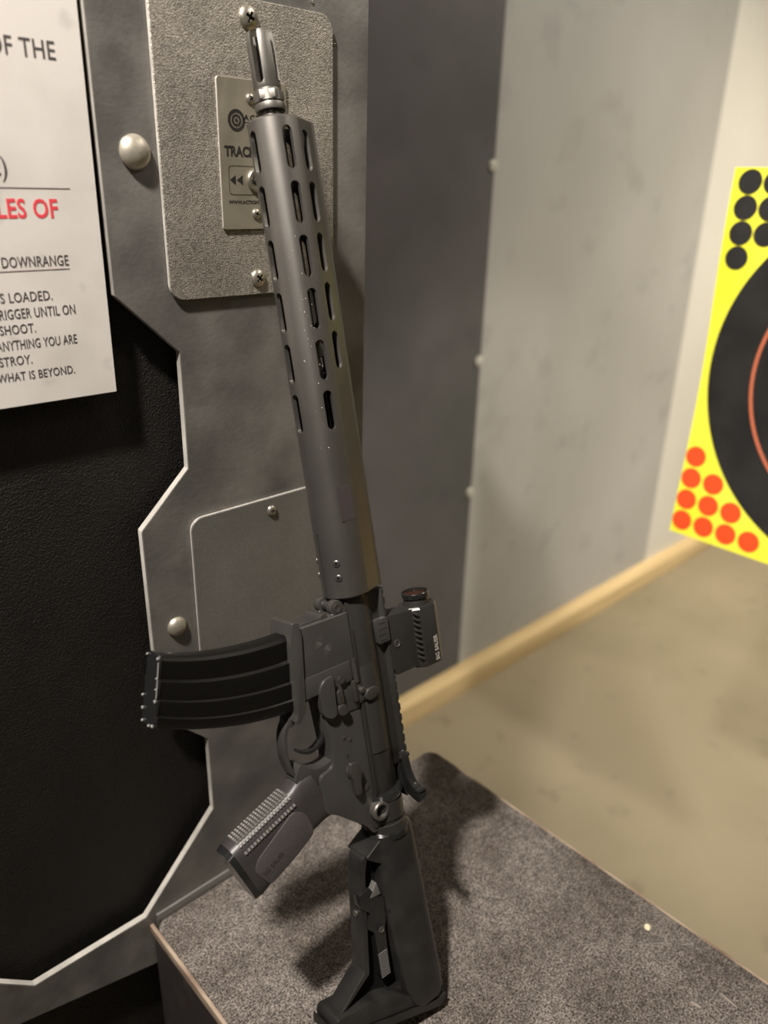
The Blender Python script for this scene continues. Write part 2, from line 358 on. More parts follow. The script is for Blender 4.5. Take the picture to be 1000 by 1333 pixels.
# ------------------------------------------------------------------ shooting bench
X0, X1, Y0 = .2360, .6650, -.12
bench = empty('shooting_bench', (.45, .24, ZF), 'shooting bench topped with grey carpet, the rifle standing on it', 'bench')
def grid_top():
    bm = bmesh.new()
    P = rrect(X0 + .004, X1 - .003, Y0 + .004, YP - .004, .012, 6)
    return prism(P, ZB - .008, ZB, ID, .002, 2)
on(bench, 'carpet_top', grid_top(), M['carpet'], 'grey speckled carpet top')
on(bench, 'edge_strip', join(box(X0, X0 + .004, Y0, YP - .0005, ZB - .012, ZB - .0003, .001), box(X1 - .003, X1, Y0, YP - .012, ZB - .012, ZB - .0003, .001),
                             box(X0 + .004, X1 - .003, Y0, Y0 + .004, ZB - .012, ZB - .0003, .001)), M['bench_edge'], 'worn brown edge strip')
on(bench, 'wall_flange', box(X0 + .008, X0 + .22, YP - .0035, YP - .0003, ZB - .008, ZB + .010, .001), M['plate_low'], 'thin metal flange at the divider')
on(bench, 'cabinet', box(X0 + .001, X1 - .001, Y0 + .001, YP - .0045, ZF, ZB - .0082, .002), M['bench_side'], 'dark worn cabinet under the carpet')
def chip(x, y, pts, h, rz):
    b = prism(pts, 0, h, ID, h * .3, 1)
    bmesh.ops.transform(b, matrix=Matrix.Translation((x, y, ZB)) @ Matrix.Rotation(rz, 4, 'Z'), verts=b.verts); return b
for nm, x, y, L, W, rz, lab in (('paper_scrap', .6307, .2329, .0042, .0032, .4, 'small pale yellow scrap on the carpet near the bench edge'),
                                ('fibre_scrap', .587, .156, .0055, .0014, 1.75, 'pale fibre scrap on the carpet nearest the lower right corner'),
                                ('fibre_scrap', .6155, .1365, .0095, .0009, 1.45, 'long thin pale fibre on the carpet by the bench edge')):
    b = chip(x, y, [(-L, -W * .6), (-L * .3, -W), (L * .8, -W * .8), (L, W * .3), (L * .3, W), (-L * .8, W * .7)], .0012, rz)
    tag(link(nm, b, M['chip'] if nm == 'paper_scrap' else M['fibre']), lab, 'scrap')

# ------------------------------------------------------------------ paper target
tx = 1.2; S = tx / 1.5
tgt = empty('paper_target', (tx, .33 * S, -.667 * S), 'yellow square paper target with a black disc and corner dots, hanging downrange', 'target')
def warp(y, z):   # a hung sheet is never flat
    y, z = y / S, z / S
    return .010 * math.sin(3.1 * y + 1.9 * z) + .006 * math.sin(9 * z - 2 * y)
def sheet_poly(pts, lay):
    bm = bmesh.new(); vs = [bm.verts.new((0, p[0], p[1])) for p in pts]; bm.faces.new(vs)
    return bm
def drape(bm, lay):
    for v in bm.verts: v.co = Vector((tx + warp(v.co.y, v.co.z) - lay, v.co.y, v.co.z))
    for f in bm.faces:
        f.normal_update()
        if f.normal.x > 0: f.normal_flip()
    return bm
def gridsheet(y0, y1, z0, z1, n, lay):
    bm = bmesh.new(); V = [[bm.verts.new((0, y0 + (y1 - y0) * i / n, z0 + (z1 - z0) * j / n)) for j in range(n + 1)] for i in range(n + 1)]
    for i in range(n):
        for j in range(n): bm.faces.new((V[i][j], V[i + 1][j], V[i + 1][j + 1], V[i][j + 1]))
    return drape(bm, lay)
def discs(cy, cz, r0, r1, lay, n=64, m=10):
    bm = bmesh.new(); R = [[bm.verts.new((0, cy + r * math.cos(2 * PI * i / n), cz + r * math.sin(2 * PI * i / n))) for i in range(n)] for r in [r0 + (r1 - r0) * k / m for k in range(m + 1)]]
    for a, b in zip(R, R[1:]):
        for i in range(n): bm.faces.new((a[i], a[(i + 1) % n], b[(i + 1) % n], b[i]))
    return drape(bm, lay)
s_ = lambda v: v * S
on(tgt, 'sheet', gridsheet(s_(-.026), s_(.686), s_(-.667), s_(.046), 48, 0), M['yellow'])
on(tgt, 'centre_disc', discs(s_(.33), s_(-.312), .0005, s_(.341), .0006, 96, 24), M['t_black'], 'large black disc')
on(tgt, 'ring_line', join(discs(s_(.33), s_(-.312), s_(.2515), s_(.2585), .0012, 96, 1), discs(s_(.33), s_(-.312), s_(.125), s_(.131), .0012, 64, 1)), M['t_ring'], 'thin orange ring lines')
def dots(top, mirror):
    out = []
    for i in range(4):
        for j in range(4 - i):
            y = .6545 - .0445 * i if top else .6635 - .0475 * i
            z = .0225 - .0432 * j if top else -.636 + .0462 * j
            if mirror: y = .66 - y
            out.append((y, z))
    return out
for top in (True, False):
    for mir in (False, True):
        for y, z in dots(top, mir):
            on(tgt, 'dot', discs(s_(y), s_(z), .0003, s_(.0212), .0007, 24, 2), M['t_black'] if top else M['t_red'], 'black dot' if top else 'orange-red dot')
on(tgt, 'hanger', join(box(tx - .004, tx + .02, s_(.26), s_(.40), s_(.02), s_(.075), .003), box(tx + .004, tx + .012, s_(.325), s_(.335), s_(.07), 1.55)), M['steel_dark'])

# ------------------------------------------------------------------ the rifle (u along the bore, v towards its top rail, w out of its left side; millimetres)
RU, RV, RW = Vector((.0247, .2673, .9633)), Vector((.9979, -.0615, -.0087)), Vector((-.0557, -.9617, .2682))
RT = Vector((.3646, .4477, -.3286))
UB = -412.
rx = RV.normalized(); rz = (RU - rx * RU.dot(rx)).normalized(); ry = rz.cross(rx)
rifle = empty('rifle', (0, 0, 0), 'black rifle with slotted handguard and curved magazine leaning muzzle-up against the steel panel', 'rifle')
rot = Matrix((rx, ry, rz)).transposed().to_4x4()
rifle.matrix_world = Matrix.Translation(RT + RU * UB / 1000) @ rot
Q = lambda u, v, w: Vector((v, -w, u - UB)) / 1000
UV = lambda p, q, k: Q(p, q, k)              # side-view drawing, extruded across
VW = lambda p, q, k: Q(k, p, q)              # cross-section, extruded along the bore
UW = lambda p, q, k: Q(p, k, q)              # top-view drawing
AU, AWL = Vector((0, 0, 1)), Vector((0, -1, 0))   # bore axis, left-hand axis
mm = lambda prof: [(a / 1000, b / 1000) for a, b in prof]
def lu(prof, v, w=0, n=32, bevel=0):         # lathe about an axis parallel to the bore, prof in absolute u
    return lathe([((u - UB) / 1000, r / 1000) for u, r in prof], Vector((v, -w, 0)) / 1000, AU, n, bevel)
def lw(prof, u, v, n=24, bevel=0):           # lathe about the cross axis, prof in absolute w
    return lathe(mm(prof), Vector((v, 0, u - UB)) / 1000, AWL, n, bevel)
def P(name, m, *bms, parent=rifle, label=None): return link(name, join(*bms), m, parent, label)
def sp(pts, a, b, bevel=1., seg=2): return prism(pts, a, b, UV, bevel / 1000, seg)

# handguard
def hsec(grow=0.):
    half = [(20 + (20 + grow) * math.sin(math.radians(a)), (20 + grow) * math.cos(math.radians(a))) for a in range(-90, 1, 9)]
    half = [(v, w) for v, w in half]
    half += [(29, 19.8 + grow), (31, 18.9 + grow), (46.6 + grow, 11.6 + grow), (48 + grow, 10.8 + grow), (51 + grow, 10.4 + grow)]
    return half + [(v, -w) for v, w in half[::-1] if abs(w) > 1e-6]
hs = hsec()
front = [(u, hs) for u in (6., 384.)]
bm = loft([[Q(6, v, w) for v, w in hsec(-.8)], [Q(7, v, w) for v, w in hs], [Q(384.5, v, w) for v, w in hs], [Q(386, v, w) for v, w in hsec(-1.2)]])
hg = P('handguard', M['hguard'], bm)
inner = [(20 + (16.8) * math.sin(math.radians(a)), 16.8 * math.cos(math.radians(a))) for a in range(-90, 1, 9)] + [(29, 16.8), (43, 9.5)]
inner += [(v, -w) for v, w in inner[::-1] if abs(w) > 1e-6]
cut(hg, loft([[Q(-5, v, w) for v, w in inner], [Q(400, v, w) for v, w in inner]]))
hg.data.materials.append(M['bore_shade'])
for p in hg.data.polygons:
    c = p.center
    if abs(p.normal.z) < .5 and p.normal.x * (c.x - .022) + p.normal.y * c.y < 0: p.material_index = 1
def slot(u1, u0, c, nrm, wd=8.2, dp=5):
    """stadium cutter between u0 and u1 centred at c=(v,w) with outward normal nrm in the section"""
    nv, nw = nrm; tv, tw = -nw, nv; r = wd / 2; pts = []
    for cu, a0 in ((u1 - r, -90), (u0 + r, 90)):
        for k in range(9):
            a = math.radians(a0 + 180 * k / 8); pts.append((cu + r * math.cos(a), r * math.sin(a)))
    return prism(pts, -dp, 6, lambda p, q, k: Q(p, c[0] + tv * q + nv * k, c[1] + tw * q + nw * k))
cs = []
for k in range(6):
    for sgn in (1, -1): cs.append(slot(378.2 - 40 * k, 346.6 - 40 * k, (18.7, 20 * sgn), (0, sgn)))
    cs.append(slot(378.2 - 40 * k, 346.6 - 40 * k, (0, 0), (-1, 0)))
for k in range(5):
    for sgn in (1, -1): cs.append(slot(377 - 38.2 * k, 346.5 - 38.2 * k, (37.0, 15.9 * sgn), (.42, .907 * sgn), 10))
cs.append(box(-2, 62, -1.1, 1.1, -6, 6, 0, UW))
for b in cs: cut(hg, b)
P('marking_patch', M['patch'], prism(rrect(71, 100, 13.5, 27.5, 1), 19.95, 20.12, UV), *[prism([(74, q), (74 + random.uniform(14, 23), q), (74 + 16, q + 1), (74, q + 1)], 20.1, 20.2, UV) for q in (15.5, 18, 20.5, 23, 25)], parent=hg, label='faint purplish etched marking')
for sgn in (1, -1):
    for u in (24.5, 37):
        c = Q(u, 20 - 20.0 * .72, 20.0 * .694 * sgn); ax = Vector((-.72, -.694 * sgn, 0))
        s = link('clamp_screw', lathe(mm([(-.5, 3.0), (.5, 3.0), (1.0, 2.2)]), c, ax, 16), M['steel_dark'], hg)
        link('socket', lathe(mm([(.9, 1.3), (1.15, 1.3)]), c, ax, 6), M['black'], s)

# barrel, gas tube, muzzle device
P('barrel', M['steel_dark'], lu([(-2, 12), (30, 12), (34, 9.5), (200, 9.2), (210, 8), (386, 8), (394, 8)], 20, 0, 32))
P('gas_tube', M['muzzle'], lu([(0, 2.4), (215, 2.4)], 37), box(205, 228, 10, 41, -8, 8, .0015, lambda p, q, k: Q(p, q, k)))
fh = P('flash_hider', M['muzzle'], lu([(408, 6), (408, 9.6), (409.5, 10.5), (440, 10.6), (447.5, 10.2), (449.5, 9.2), (449.5, 6.2), (412, 6.2)], 20, 0, 48))
cc = []
for a in (-58, 32, 122, 212):
    ca, sa = math.cos(math.radians(a)), math.sin(math.radians(a))   # direction in (w, v)
    pts = [(470, -3.1), (470, 3.1)] + [(415 + 3.1 * math.cos(math.radians(t)), 3.1 * math.sin(math.radians(t))) for t in range(90, 271, 20)]
    cc.append(prism(pts, 4, 14, lambda p, q, k: Q(p, 20 + sa * k + ca * q, ca * k - sa * q)))
for b in cc: cut(fh, b)
fh.data.materials.append(M['black'])  # slot and bore faces coloured black to stand in for shade inside
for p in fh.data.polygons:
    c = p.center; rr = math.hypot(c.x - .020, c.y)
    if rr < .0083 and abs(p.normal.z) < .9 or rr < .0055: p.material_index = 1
hexs = [(20 + 11.9 * math.sin(math.radians(a)), 11.9 * math.cos(math.radians(a))) for a in range(-7, 353, 60)]
P('wrench_collar', M['muzzle'], prism(hexs, 400.5, 407, VW, .0006), lu([(399.8, 8), (400, 10.6), (408.5, 10.4), (409, 8)], 20), parent=fh)
P('crush_washer', M['muzzle'], lu([(393, 8), (393.3, 11.3), (395.5, 12), (398.3, 11.5), (399, 8)], 20), parent=fh)

# upper receiver with top rail
us = [(9, 12.4), (13, 12.6), (17, 14.2), (22, 14.8), (28, 13.8), (33, 11.4), (37, 8.6), (40, 5)]
us = us + [(v, -w) for v, w in us[::-1]]
ur = [(34, 9), (38, 7.6), (46, 7.2), (49, 10.6), (51.6, 10.6), (53.6, 8.6)]
ur = ur + [(v, -w) for v, w in ur[::-1]]
up = P('upper_receiver', M['upper'], loft([[Q(u, v, w) for v, w in us] for u in (-186, 2)], .0006, True, 40), loft([[Q(u, v, w) for v, w in ur] for u in (-161, 2)], .0004, True, 40),
       lu([(2, 8), (2, 15.5), (7.5, 15.5), (8, 12)], 21, 0, 40), sp([(-178, 9), (-20, 9), (-24, 13), (-174, 13)], -13.6, 13.6, 1.2),
       lu([(-140, 13), (-138, 15.6), (-60, 15.6), (-52, 13)], 21.5, .3, 36))
for i, b in enumerate([box(u - 2.6, u + 2.6, -14, 14, 50.6, 60, 0, UW) for u in [-5 - 10 * k for k in range(16)]]): cut(up, b)
P('rear_lip', M['gloss'], lathe([((k + 172) / 1000 * 0 + d / 1000, r / 1000) for k, d, r in ((0, -5, 15), (0, -4.5, 19), (0, 0, 21), (0, 3, 19.5), (0, 4, 15))], Q(-181, 23, 0), AU, 40), parent=up)
P('mount_clamp', M['anod'], sp(rrect(-45, -23, 37, 50, 1.5, 3), 6, 13.2, .8), *[sp([(-26 - 5 * k, 39), (-26 - 5 * k, 47), (-27 - 5 * k, 47), (-27 - 5 * k, 39)], 13.1, 13.5, 0) for k in range(4)], parent=up)
ch = P('charging_handle', M['gloss'], prism([(-150, 6), (-150, -6), (-177, -6), (-180, -16), (-190, -19), (-193, -12), (-193, 12), (-188, 14), (-177, 8)], 43, 47.5, UW, .0008))
P('handle_latch', M['gloss'], prism(smooth_path([(-150, 10), (-156, 14.5), (-169, 17), (-178, 22.5), (-182, 30), (-187, 33), (-193, 30), (-192, 22), (-187, 13), (-172, 9.5), (-158, 8.5)], 4), 42.5, 50, UW, .0012),
  *[prism([(-183 - q, 24 - q * .6), (-181 - q, 32.5 - q * .3), (-182.4 - q, 33 - q * .3), (-184.6 - q, 24 - q * .6)], 42, 50.8, UW, .0003) for q in (0, 2.6, 5.2)],
  lathe(mm([(-5.5, 2), (5.5, 2)]), Q(-155, 46.5, 11.6), Vector((1, 0, 0)), 12), parent=ch)

# lower receiver
def roundpoly(pts, r, n=4):
    out = []; N = len(pts)
    for i in range(N):
        a, b, c = Vector(pts[i - 1]), Vector(pts[i]), Vector(pts[(i + 1) % N]); d1, d2 = (a - b), (c - b)
        rr = min(r, d1.length * .45, d2.length * .45); p, q = b + d1.normalized() * rr, b + d2.normalized() * rr
        for k in range(n + 1):
            t = k / n; out.append(tuple(p * (1 - t) ** 2 + b * 2 * t * (1 - t) + q * t * t))
    return out
body = roundpoly([(-58, 9), (-58, -29), (-92, -27.5), (-118, -26), (-133, -27), (-136, -42), (-170, -42), (-175, -32), (-186, -20), (-199, -5), (-210, 2), (-211, 9)], 5)
magw = [(-5.5, 9), (-5, -39), (-4, -43), (-64, -51), (-64, 9)]
lip = roundpoly([(1, -41), (2, -46.5), (-15, -51), (-73, -55), (-79, -58.5), (-81, -54), (-73, -47), (-10, -39.5)], 2, 3)
lug = [(-8, 9), (-8, -16), (-6, -13)] + arc(0, 0, 6.6, 230, 450, 12) + [(-3, 9)]
lr = P('lower_receiver', M['anod'], sp(body, -11.6, 11.6, 1.6), sp(magw, -14.2, 14.2, 2.0, 3), sp(lip, -16.6, 16.6, 1.4, 3), sp(lug, 5.8, 12.8, .8), sp(lug, -12.8, -5.8, .8),
       sp([(-47, -46), (-47, 3), (-64.5, 3), (-64.5, -50)], -15.3, 15.3, .9),
       sp([(-64, -29), (-64, -45), (-70, -48), (-69, -30)], -9, 9, 1.5),
       *[tube([Q(-4.6, -40, w), Q(-4.4, -16, w), Q(-6.0, -10.5, w)], .0010) for w in (-9, -4.5, 0, 4.5, 9)],
       tube([Q(-5, -13.5, -12), Q(-5, -13.5, 12)], .0035, 12),
       sp(roundpoly([(-52.5, -16.5), (-53.5, -27), (-61, -32.5), (-84, -31.5), (-89, -24), (-87, -18.5), (-60, -17)], 6), 10, 17.4, 1.6, 3),
       sp([(-52, -27), (-90, -28), (-92, 8), (-52, 8)], 10, 12.8, 1.))
arcs = []
for (u, v, a0) in ((-19.6, -26, 125), (-33.2, -13.5, -55)):
    for r in (1.6, 3.2, 4.8, 6.4):
        arcs.append(tube([Q(u + r * math.cos(math.radians(a)), v + r * math.sin(math.radians(a)), 14.2) for a in [a0 + 12 * (k - 6) for k in range(0, 13)]], .00028, 6))
P('swirl_emblem', M['muzzle'], *arcs, parent=lr, label='two faint swirl emblems on the magazine well')
P('pivot_pin', M['steel_dark'], lw([(-13.6, 1), (-13.4, 3.8), (13.4, 3.8), (13.7, 3.2), (13.4, 2.6), (13.4, .2)], 0, 0), lw([(12.6, 5.0), (13.2, 5.0), (13.2, 4.0)], 0, 0), parent=lr)
P('takedown_pin', M['steel_dark'], lw([(-12.2, 1), (-12.2, 3.2), (12.2, 3.2), (12.5, 2.4)], -164.5, 1.8), parent=lr)
P('hammer_pin', M['steel_dark'], lw([(-12, 1.9), (12, 1.9), (12.3, 1.2)], -112, -13), parent=lr)
P('trigger_pin', M['steel_dark'], lw([(-12, 1.9), (12, 1.9), (12.3, 1.2)], -116, -7), parent=lr)
qd = P('sling_socket', M['muzzle'], lw([(8, 8.8), (17.6, 8.8), (18.8, 7.8), (18.8, 5.8), (14.4, 5.2), (14.4, .3)], -189.5, 9.5, 36), parent=lr)
P('socket_hole', M['black'], lw([(14.5, 4.9), (14.6, 4.9)], -189.5, 9.5), parent=qd)
P('magazine_catch', M['steel_dark'], sp(roundpoly([(-80, -17.6), (-80, -9), (-89.5, -8.2), (-89.5, -17)], 3.5), 13, 19, 1.3), sp(roundpoly([(-68, -15.4), (-68, -9.6), (-80, -9.4), (-80, -15.8)], 2.5), 12.5, 17, .9),
  lathe(mm([(0, 3.2), (4, 3.2)]), Q(-60, -9, 12.5), AWL, 16), tube([Q(-52, -8, 13), Q(-62, -11, 13.5), Q(-70, -10, 13.5)], .0022, 10), parent=lr)
P('bolt_catch', M['steel_dark'], sp(roundpoly([(-65, 1), (-65, 4.5), (-84, 5), (-84, 1)], 1.2, 3), 11.5, 16.5, .6), sp(roundpoly([(-67, 5), (-70, 11), (-86, 13), (-88, 6)], 2), 11.5, 14.5, .8),
  lathe(mm([(0, 3), (3.5, 3), (4.4, 1.6)]), Q(-76, 10, 13.2), AWL, 16),
  tube([Q(-47, 7.5, 13), Q(-68, 7.5, 13.5)], .0026, 12),
  sp([(-82 + 5.2 * math.cos(a) + .8 * math.sin(a), 19 + 7.8 * math.sin(a)) for a in [2 * PI * k / 24 for k in range(24)]], 14.5, 18.2, 1.0),
  sp(roundpoly([(-77, 8), (-78, 20), (-86, 20), (-86, 8)], 2), 12, 15.2, .8), parent=lr)
P('safety_selector', M['steel_dark'], lw([(11, 6.6), (13.2, 6.6), (14, 5.6), (14, .3)], -143, -10, 28),
  sp(roundpoly([(-134, -14), (-136, -6), (-146, -3.5), (-152, -6.5), (-164, -6.5), (-165, -12.5), (-152, -13), (-143, -16)], 2), 12.8, 18.0, 1.1),
  sp([(-131, -13), (-127, -11), (-127, -13.5)], 11.4, 12.2, 0), parent=lr)
P('trigger_guard', M['anod'], sp(stroke(smooth_path([(-79, -55), (-84, -60.5), (-93, -64.3), (-108, -66), (-122, -63.6), (-130, -59.2), (-136, -58)], 6), 3.6), -6, 6, .8), sp(roundpoly([(-76, -58), (-76, -49), (-86, -56), (-84, -61)], 2), -7, 7, .8),
  lw([(-7.4, 2), (7.4, 2), (7.7, 1.2)], -80.5, -56), sp(smooth_path([(-116, -17), (-124, -22), (-128, -28), (-129.4, -37), (-127, -46.5), (-119.5, -55.5), (-124, -60.5)], 4) + [(-131, -63), (-140, -62), (-143, -40), (-140, -17)], -8, 8, .8), lw([(-8, 2), (8, 2), (8.3, 1)], -131, -57), parent=lr)
P('trigger', M['gloss'], sp(stroke(smooth_path([(-90, -16), (-97, -20), (-105.4, -24.4), (-112, -31), (-115, -39), (-114, -46.5), (-109.5, -53.5)], 5), [6] * 6 + [5] * 6 + [4] * 6 + [3] * 7 + [2.4] * 6), -3.6, 3.6, .7), parent=lr)

# buffer tower, end plate
P('buffer_tube', M['upper'], lu([(-186, 17), (-187, 19.2), (-203, 19.2), (-204, 18.2), (-207, 18.2), (-207.5, 19.6), (-215, 19.6), (-216, 17.5), (-222, 17.5), (-222, 14.6), (-262, 14.6)], 23, 0, 40),
  sp(roundpoly([(-186, 4), (-186, 30), (-206, 30), (-206, 2)], 4), -13, 13, 2))

# pistol grip
def gsec(f, r, hw, rf=.5):
    """rounded section between front point f and rear point r with half width hw"""
    f, r = Vector(f), Vector(r); d = r - f; out = []
    for k in range(28):
        a = 2 * PI * k / 28; c, s2 = math.cos(a), math.sin(a)
        x = .5 - .5 * math.copysign(abs(c) ** .62, c); w = hw * math.copysign(abs(s2) ** .55, s2)
        p = f + d * x; out.append(Q(p.x, p.y, w))
    return out
gp = [((-128, -50), (-176, -30), 10.5), ((-130, -60), (-177, -42), 11.8), ((-135, -68), (-180, -53), 13.0), ((-140.5, -80), (-186, -66), 13.4), ((-147, -98), (-196, -84), 13.6), ((-153, -115), (-204, -100), 13.8), ((-157, -127), (-208.5, -109), 14.0), ((-160, -132), (-209, -113), 13.4)]
pg = P('pistol_grip', M['grip'], loft([gsec(*g) for g in gp]))
cells = []
for i in range(17):
    t = (i + .5) / 17; f = Vector((-138.0, -72)).lerp(Vector((-156.3, -123)), t); ax = (Vector((-156.3, -123)) - Vector((-138.0, -72))).normalized()
    into = Vector((ax.y, -ax.x)); into = into if into.x < 0 else -into      # towards the back strap
    for fr_ in (-.94, -.75, -.5, -.25, 0, .25, .5, .75, .94):
        s0 = abs(fr_) ** (1 / .55); c0 = math.sqrt(1 - s0 * s0); dep = 47 * (.5 - .5 * c0 ** .62) - .35
        c = f + into * (dep - .15); tw = math.copysign(abs(fr_) ** 2.2 * 1.0, fr_)
        N = (Q(c.x - into.x, c.y - into.y, 0) - Q(c.x, c.y, 0)).normalized(); A = (Q(c.x + ax.x, c.y + ax.y, 0) - Q(c.x, c.y, 0)).normalized()
        N2 = (N * math.cos(tw) + AWL * math.sin(tw)).normalized(); W2 = A.cross(N2).normalized()
        b = bmesh.new(); bmesh.ops.create_cube(b, size=1)
        mt = Matrix((A * .0025, W2 * .0030, N2 * .0022)).transposed().to_4x4(); mt.translation = Q(c.x, c.y, 13.4 * fr_)
        bmesh.ops.transform(b, matrix=mt, verts=b.verts); fin(b); bev(b, .0005, 1); cells.append(b)
P('front_strap', M['strap'], *cells, parent=pg, label='lighter textured front strap of small blocks')
gpad = roundpoly([(-150.5, -73), (-157, -62), (-177, -56.5), (-189, -78), (-200, -103), (-182, -115), (-174, -111)], 5)
pad = P('grip_panel', M['grip_pad'], sp(gpad, 11.5, 14.4, .5), parent=pg, label='brownish smooth side panel')
ga = math.atan2(-48, -22)
def gtext(p, q, k): # runs up the grip panel
    d = Vector((.42, .907)); n_ = Vector((-.907, .42)); b = Vector((-190.5, -107)); c = b + d * p + n_ * -q
    return Q(c.x, c.y, k)
P('lettering', M['ink_black'], text_bm('SIG SAUER', lambda a, b, k: gtext(a, b, k), 0, 0, 4.2, 22, None, 'L', .12, 14.42), parent=pad)
P('base_cap', M['gloss'], loft([gsec((-158, -129.5), (-208.8, -111), 13.9), gsec((-161.5, -134), (-210, -115.5), 13.2)]), *[lathe(mm([(0, 1.6), (.8, 1.2)]), Q(u, v, 8), AWL, 10) for u, v in ((-173, -127.5), (-185, -122))], parent=pg)

# magazine
def q2(a, b, c, t):
    a, b, c = Vector(a), Vector(b), Vector(c); l0 = (t - .5) * (t - 1) / .5; l1 = t * (t - 1) / -.25; l2 = t * (t - .5) / .5
    return a * l0 + b * l1 + c * l2
prof = [(0, 6.5), (.02, 9.2), (.06, 10.6), (.27, 9.6), (.315, 8.8), (.345, 11.2), (.37, 11.3), (.595, 9.5), (.615, 11.2), (.64, 11.2), (.825, 9.7), (.842, 11.0), (.94, 10.6), (.98, 9.6), (1, 7)]
def msec(t, g=0.):
    F = q2((-8.5, -36), (-5.0, -98), (10.6, -153), t); G = q2((-73, -44), (-63, -109), (-39, -167.5), t); d = (G - F).normalized()
    F = F - d * g; G = G + d * g; L = []
    for x, w in prof:
        p = F.lerp(G, x); L.append((p, w + g))
    return [Q(p.x, p.y, w) for p, w in L] + [Q(p.x, p.y, -w) for p, w in L[::-1]]
mg = P('magazine', M['mag'], loft([msec(k / 16) for k in range(17)]))
P('floor_plate', M['gloss'], loft([msec(.985, .8), msec(1.0, 1.0), msec(1.008, .4)]), parent=mg)
gl = []  # beads added as glints along the magazine's end plate
for (x, w, h) in ((.03, 10.5, 2.6), (.03, -9, 2), (.45, 11.4, 1.4), (.62, 11.6, 3.2), (.80, -9.5, 3.0), (.97, 10.4, 2.8), (.97, -8, 2.6), (.99, 4, 2.2), (.62, -11, 2.4), (.3, 11.2, 1.2)):
    F = q2((-8.5, -36), (-5.0, -98), (10.6, -153), 1.006); G = q2((-73, -44), (-63, -109), (-39, -167.5), 1.006); p = F.lerp(G, x)
    b = bmesh.new(); bmesh.ops.create_icosphere(b, subdivisions=2, radius=1); mt = Matrix.Diagonal((.0012, .0009, h / 2000, 1)); mt.translation = Q(p.x, p.y - 1, w); bmesh.ops.transform(b, matrix=mt, verts=b.verts); gl.append(b)
def endpt(x, t): return q2((-8.5, -36), (-5., -98), (10.6, -153), t).lerp(q2((-73, -44), (-63, -109), (-39, -167.5), t), x)
P('tab_glints', M['glint'], *gl, tube([Q(endpt(x, 1.005).x, endpt(x, 1.005).y - .5, 11.9 - abs(x - .5) * 3) for x in [.08 + .5 * i / 8 for i in range(9)]], .0005, 6), parent=mg, label='pale beads standing in for glints on the magazine end tabs')

# buttstock
stk = P('buttstock', M['polymer'], sp(roundpoly([(-224, 32), (-218, 7), (-228, -13.3), (-243, -17.8), (-331, -28.5), (-358, -66), (-366, -66), (-392, 20), (-396, 32)], 2.5), -10, 10, 2.2, 1))
win = roundpoly([(-229, 4), (-232, -9.5), (-245, -13.2), (-289, -19), (-336, -25), (-355, -58), (-357, -59), (-366, -4), (-367, 8), (-300, 6)], 2)
cut(stk, sp(win, -40, -2.5, 0)); cut(stk, sp(win, 2.5, 40, 0))
stk.data.materials.append(M['black'])  # recess web and walls get black, their shade put into the colour
def edge_gap(u, v):
    best = 99
    for a, b in zip(win, win[1:] + win[:1]):
        a, b, p = Vector(a), Vector(b), Vector((u, v)); d = b - a; t = max(0, min(1, (p - a).dot(d) / max(d.length_squared, 1e-9))); best = min(best, (p - a - d * t).length)
    return best
for p in stk.data.polygons:
    u, v, w_ = p.center.z * 1000 + UB, p.center.x * 1000, -p.center.y * 1000
    if abs(w_) < 2.7 and abs(p.normal.y) > .9 or (edge_gap(u, v) < .25 and abs(p.normal.y) < .3): p.material_index = 1
P('front_shoulder', M['polymer'], sp(roundpoly([(-217, 6), (-223, 30), (-242, 30), (-240, 3), (-228, -11), (-226, -11)], 2), -14.5, 14.5, 2.2, 1), parent=stk)
P('butt_plate', M['polymer'], sp(roundpoly([(-352, -66), (-357, -70), (-366, -70), (-404, 46), (-396, 48), (-384, 15), (-368, -2), (-361, -18)], 2.5), -15.5, 15.5, 2.0, 2), parent=stk)
def ssec(u, v0, v1, hw):
    c = (v0 + v1) / 2; h = (v1 - v0) / 2
    return [Q(u, c + h * math.copysign(abs(math.sin(a)) ** .55, math.sin(a)), hw * math.copysign(abs(math.cos(a)) ** .6, math.cos(a))) for a in [2 * PI * k / 36 for k in range(36)]]
P('stock_tube', M['polymer'], loft([ssec(-213, 5, 42, 14), ssec(-216, 3, 44, 18), ssec(-226, 1, 45, 19.6), ssec(-300, 1, 48, 20.8), ssec(-372, 6, 52, 21.4), ssec(-390, 10, 52, 20.5), ssec(-398, 16, 50, 18)]), parent=stk)
P('front_collar', M['gloss'], lu([(-214, 17), (-216, 20.5), (-221, 20.8), (-223, 19)], 24, 0, 40), parent=stk)
P('butt_pad', M['polymer'], sp(roundpoly([(-357, -71.5), (-366, -71), (-404, 42), (-402, 52), (-410, 49), (-411.5, 42), (-374, -66), (-368, -74)], 2.5), -17, 17, 2.2, 3), parent=stk)
lev = P('stock_lever', M['gloss'], sp(roundpoly([(-258, -23), (-256, -12), (-268, -6), (-272, 2), (-290, 4), (-300, -2), (-345, -4), (-347, -14), (-300, -14), (-292, -21), (-280, -15), (-270, -24)], 2), 3, 12, 1),
  lw([(10, 3), (13, 3), (13.6, 2)], -297, -8), lw([(10, 2.6), (15, 2.6), (15.6, 1.6)], -287, 5), parent=stk)
P('ribbed_tab', M['tab'], *[sp([(-322 - 2.1 * k, -14), (-322 - 2.1 * k, -4.5), (-323.2 - 2.1 * k, -4.5), (-323.2 - 2.1 * k, -14)], 11.5, 13, .2, 1) for k in range(12)], parent=lev, label='grey ribbed tab')
P('wedge', M['tab'], sp([(-255, -4), (-266, -13.5), (-268, -1)], 5, 12.4, .8), parent=lev)
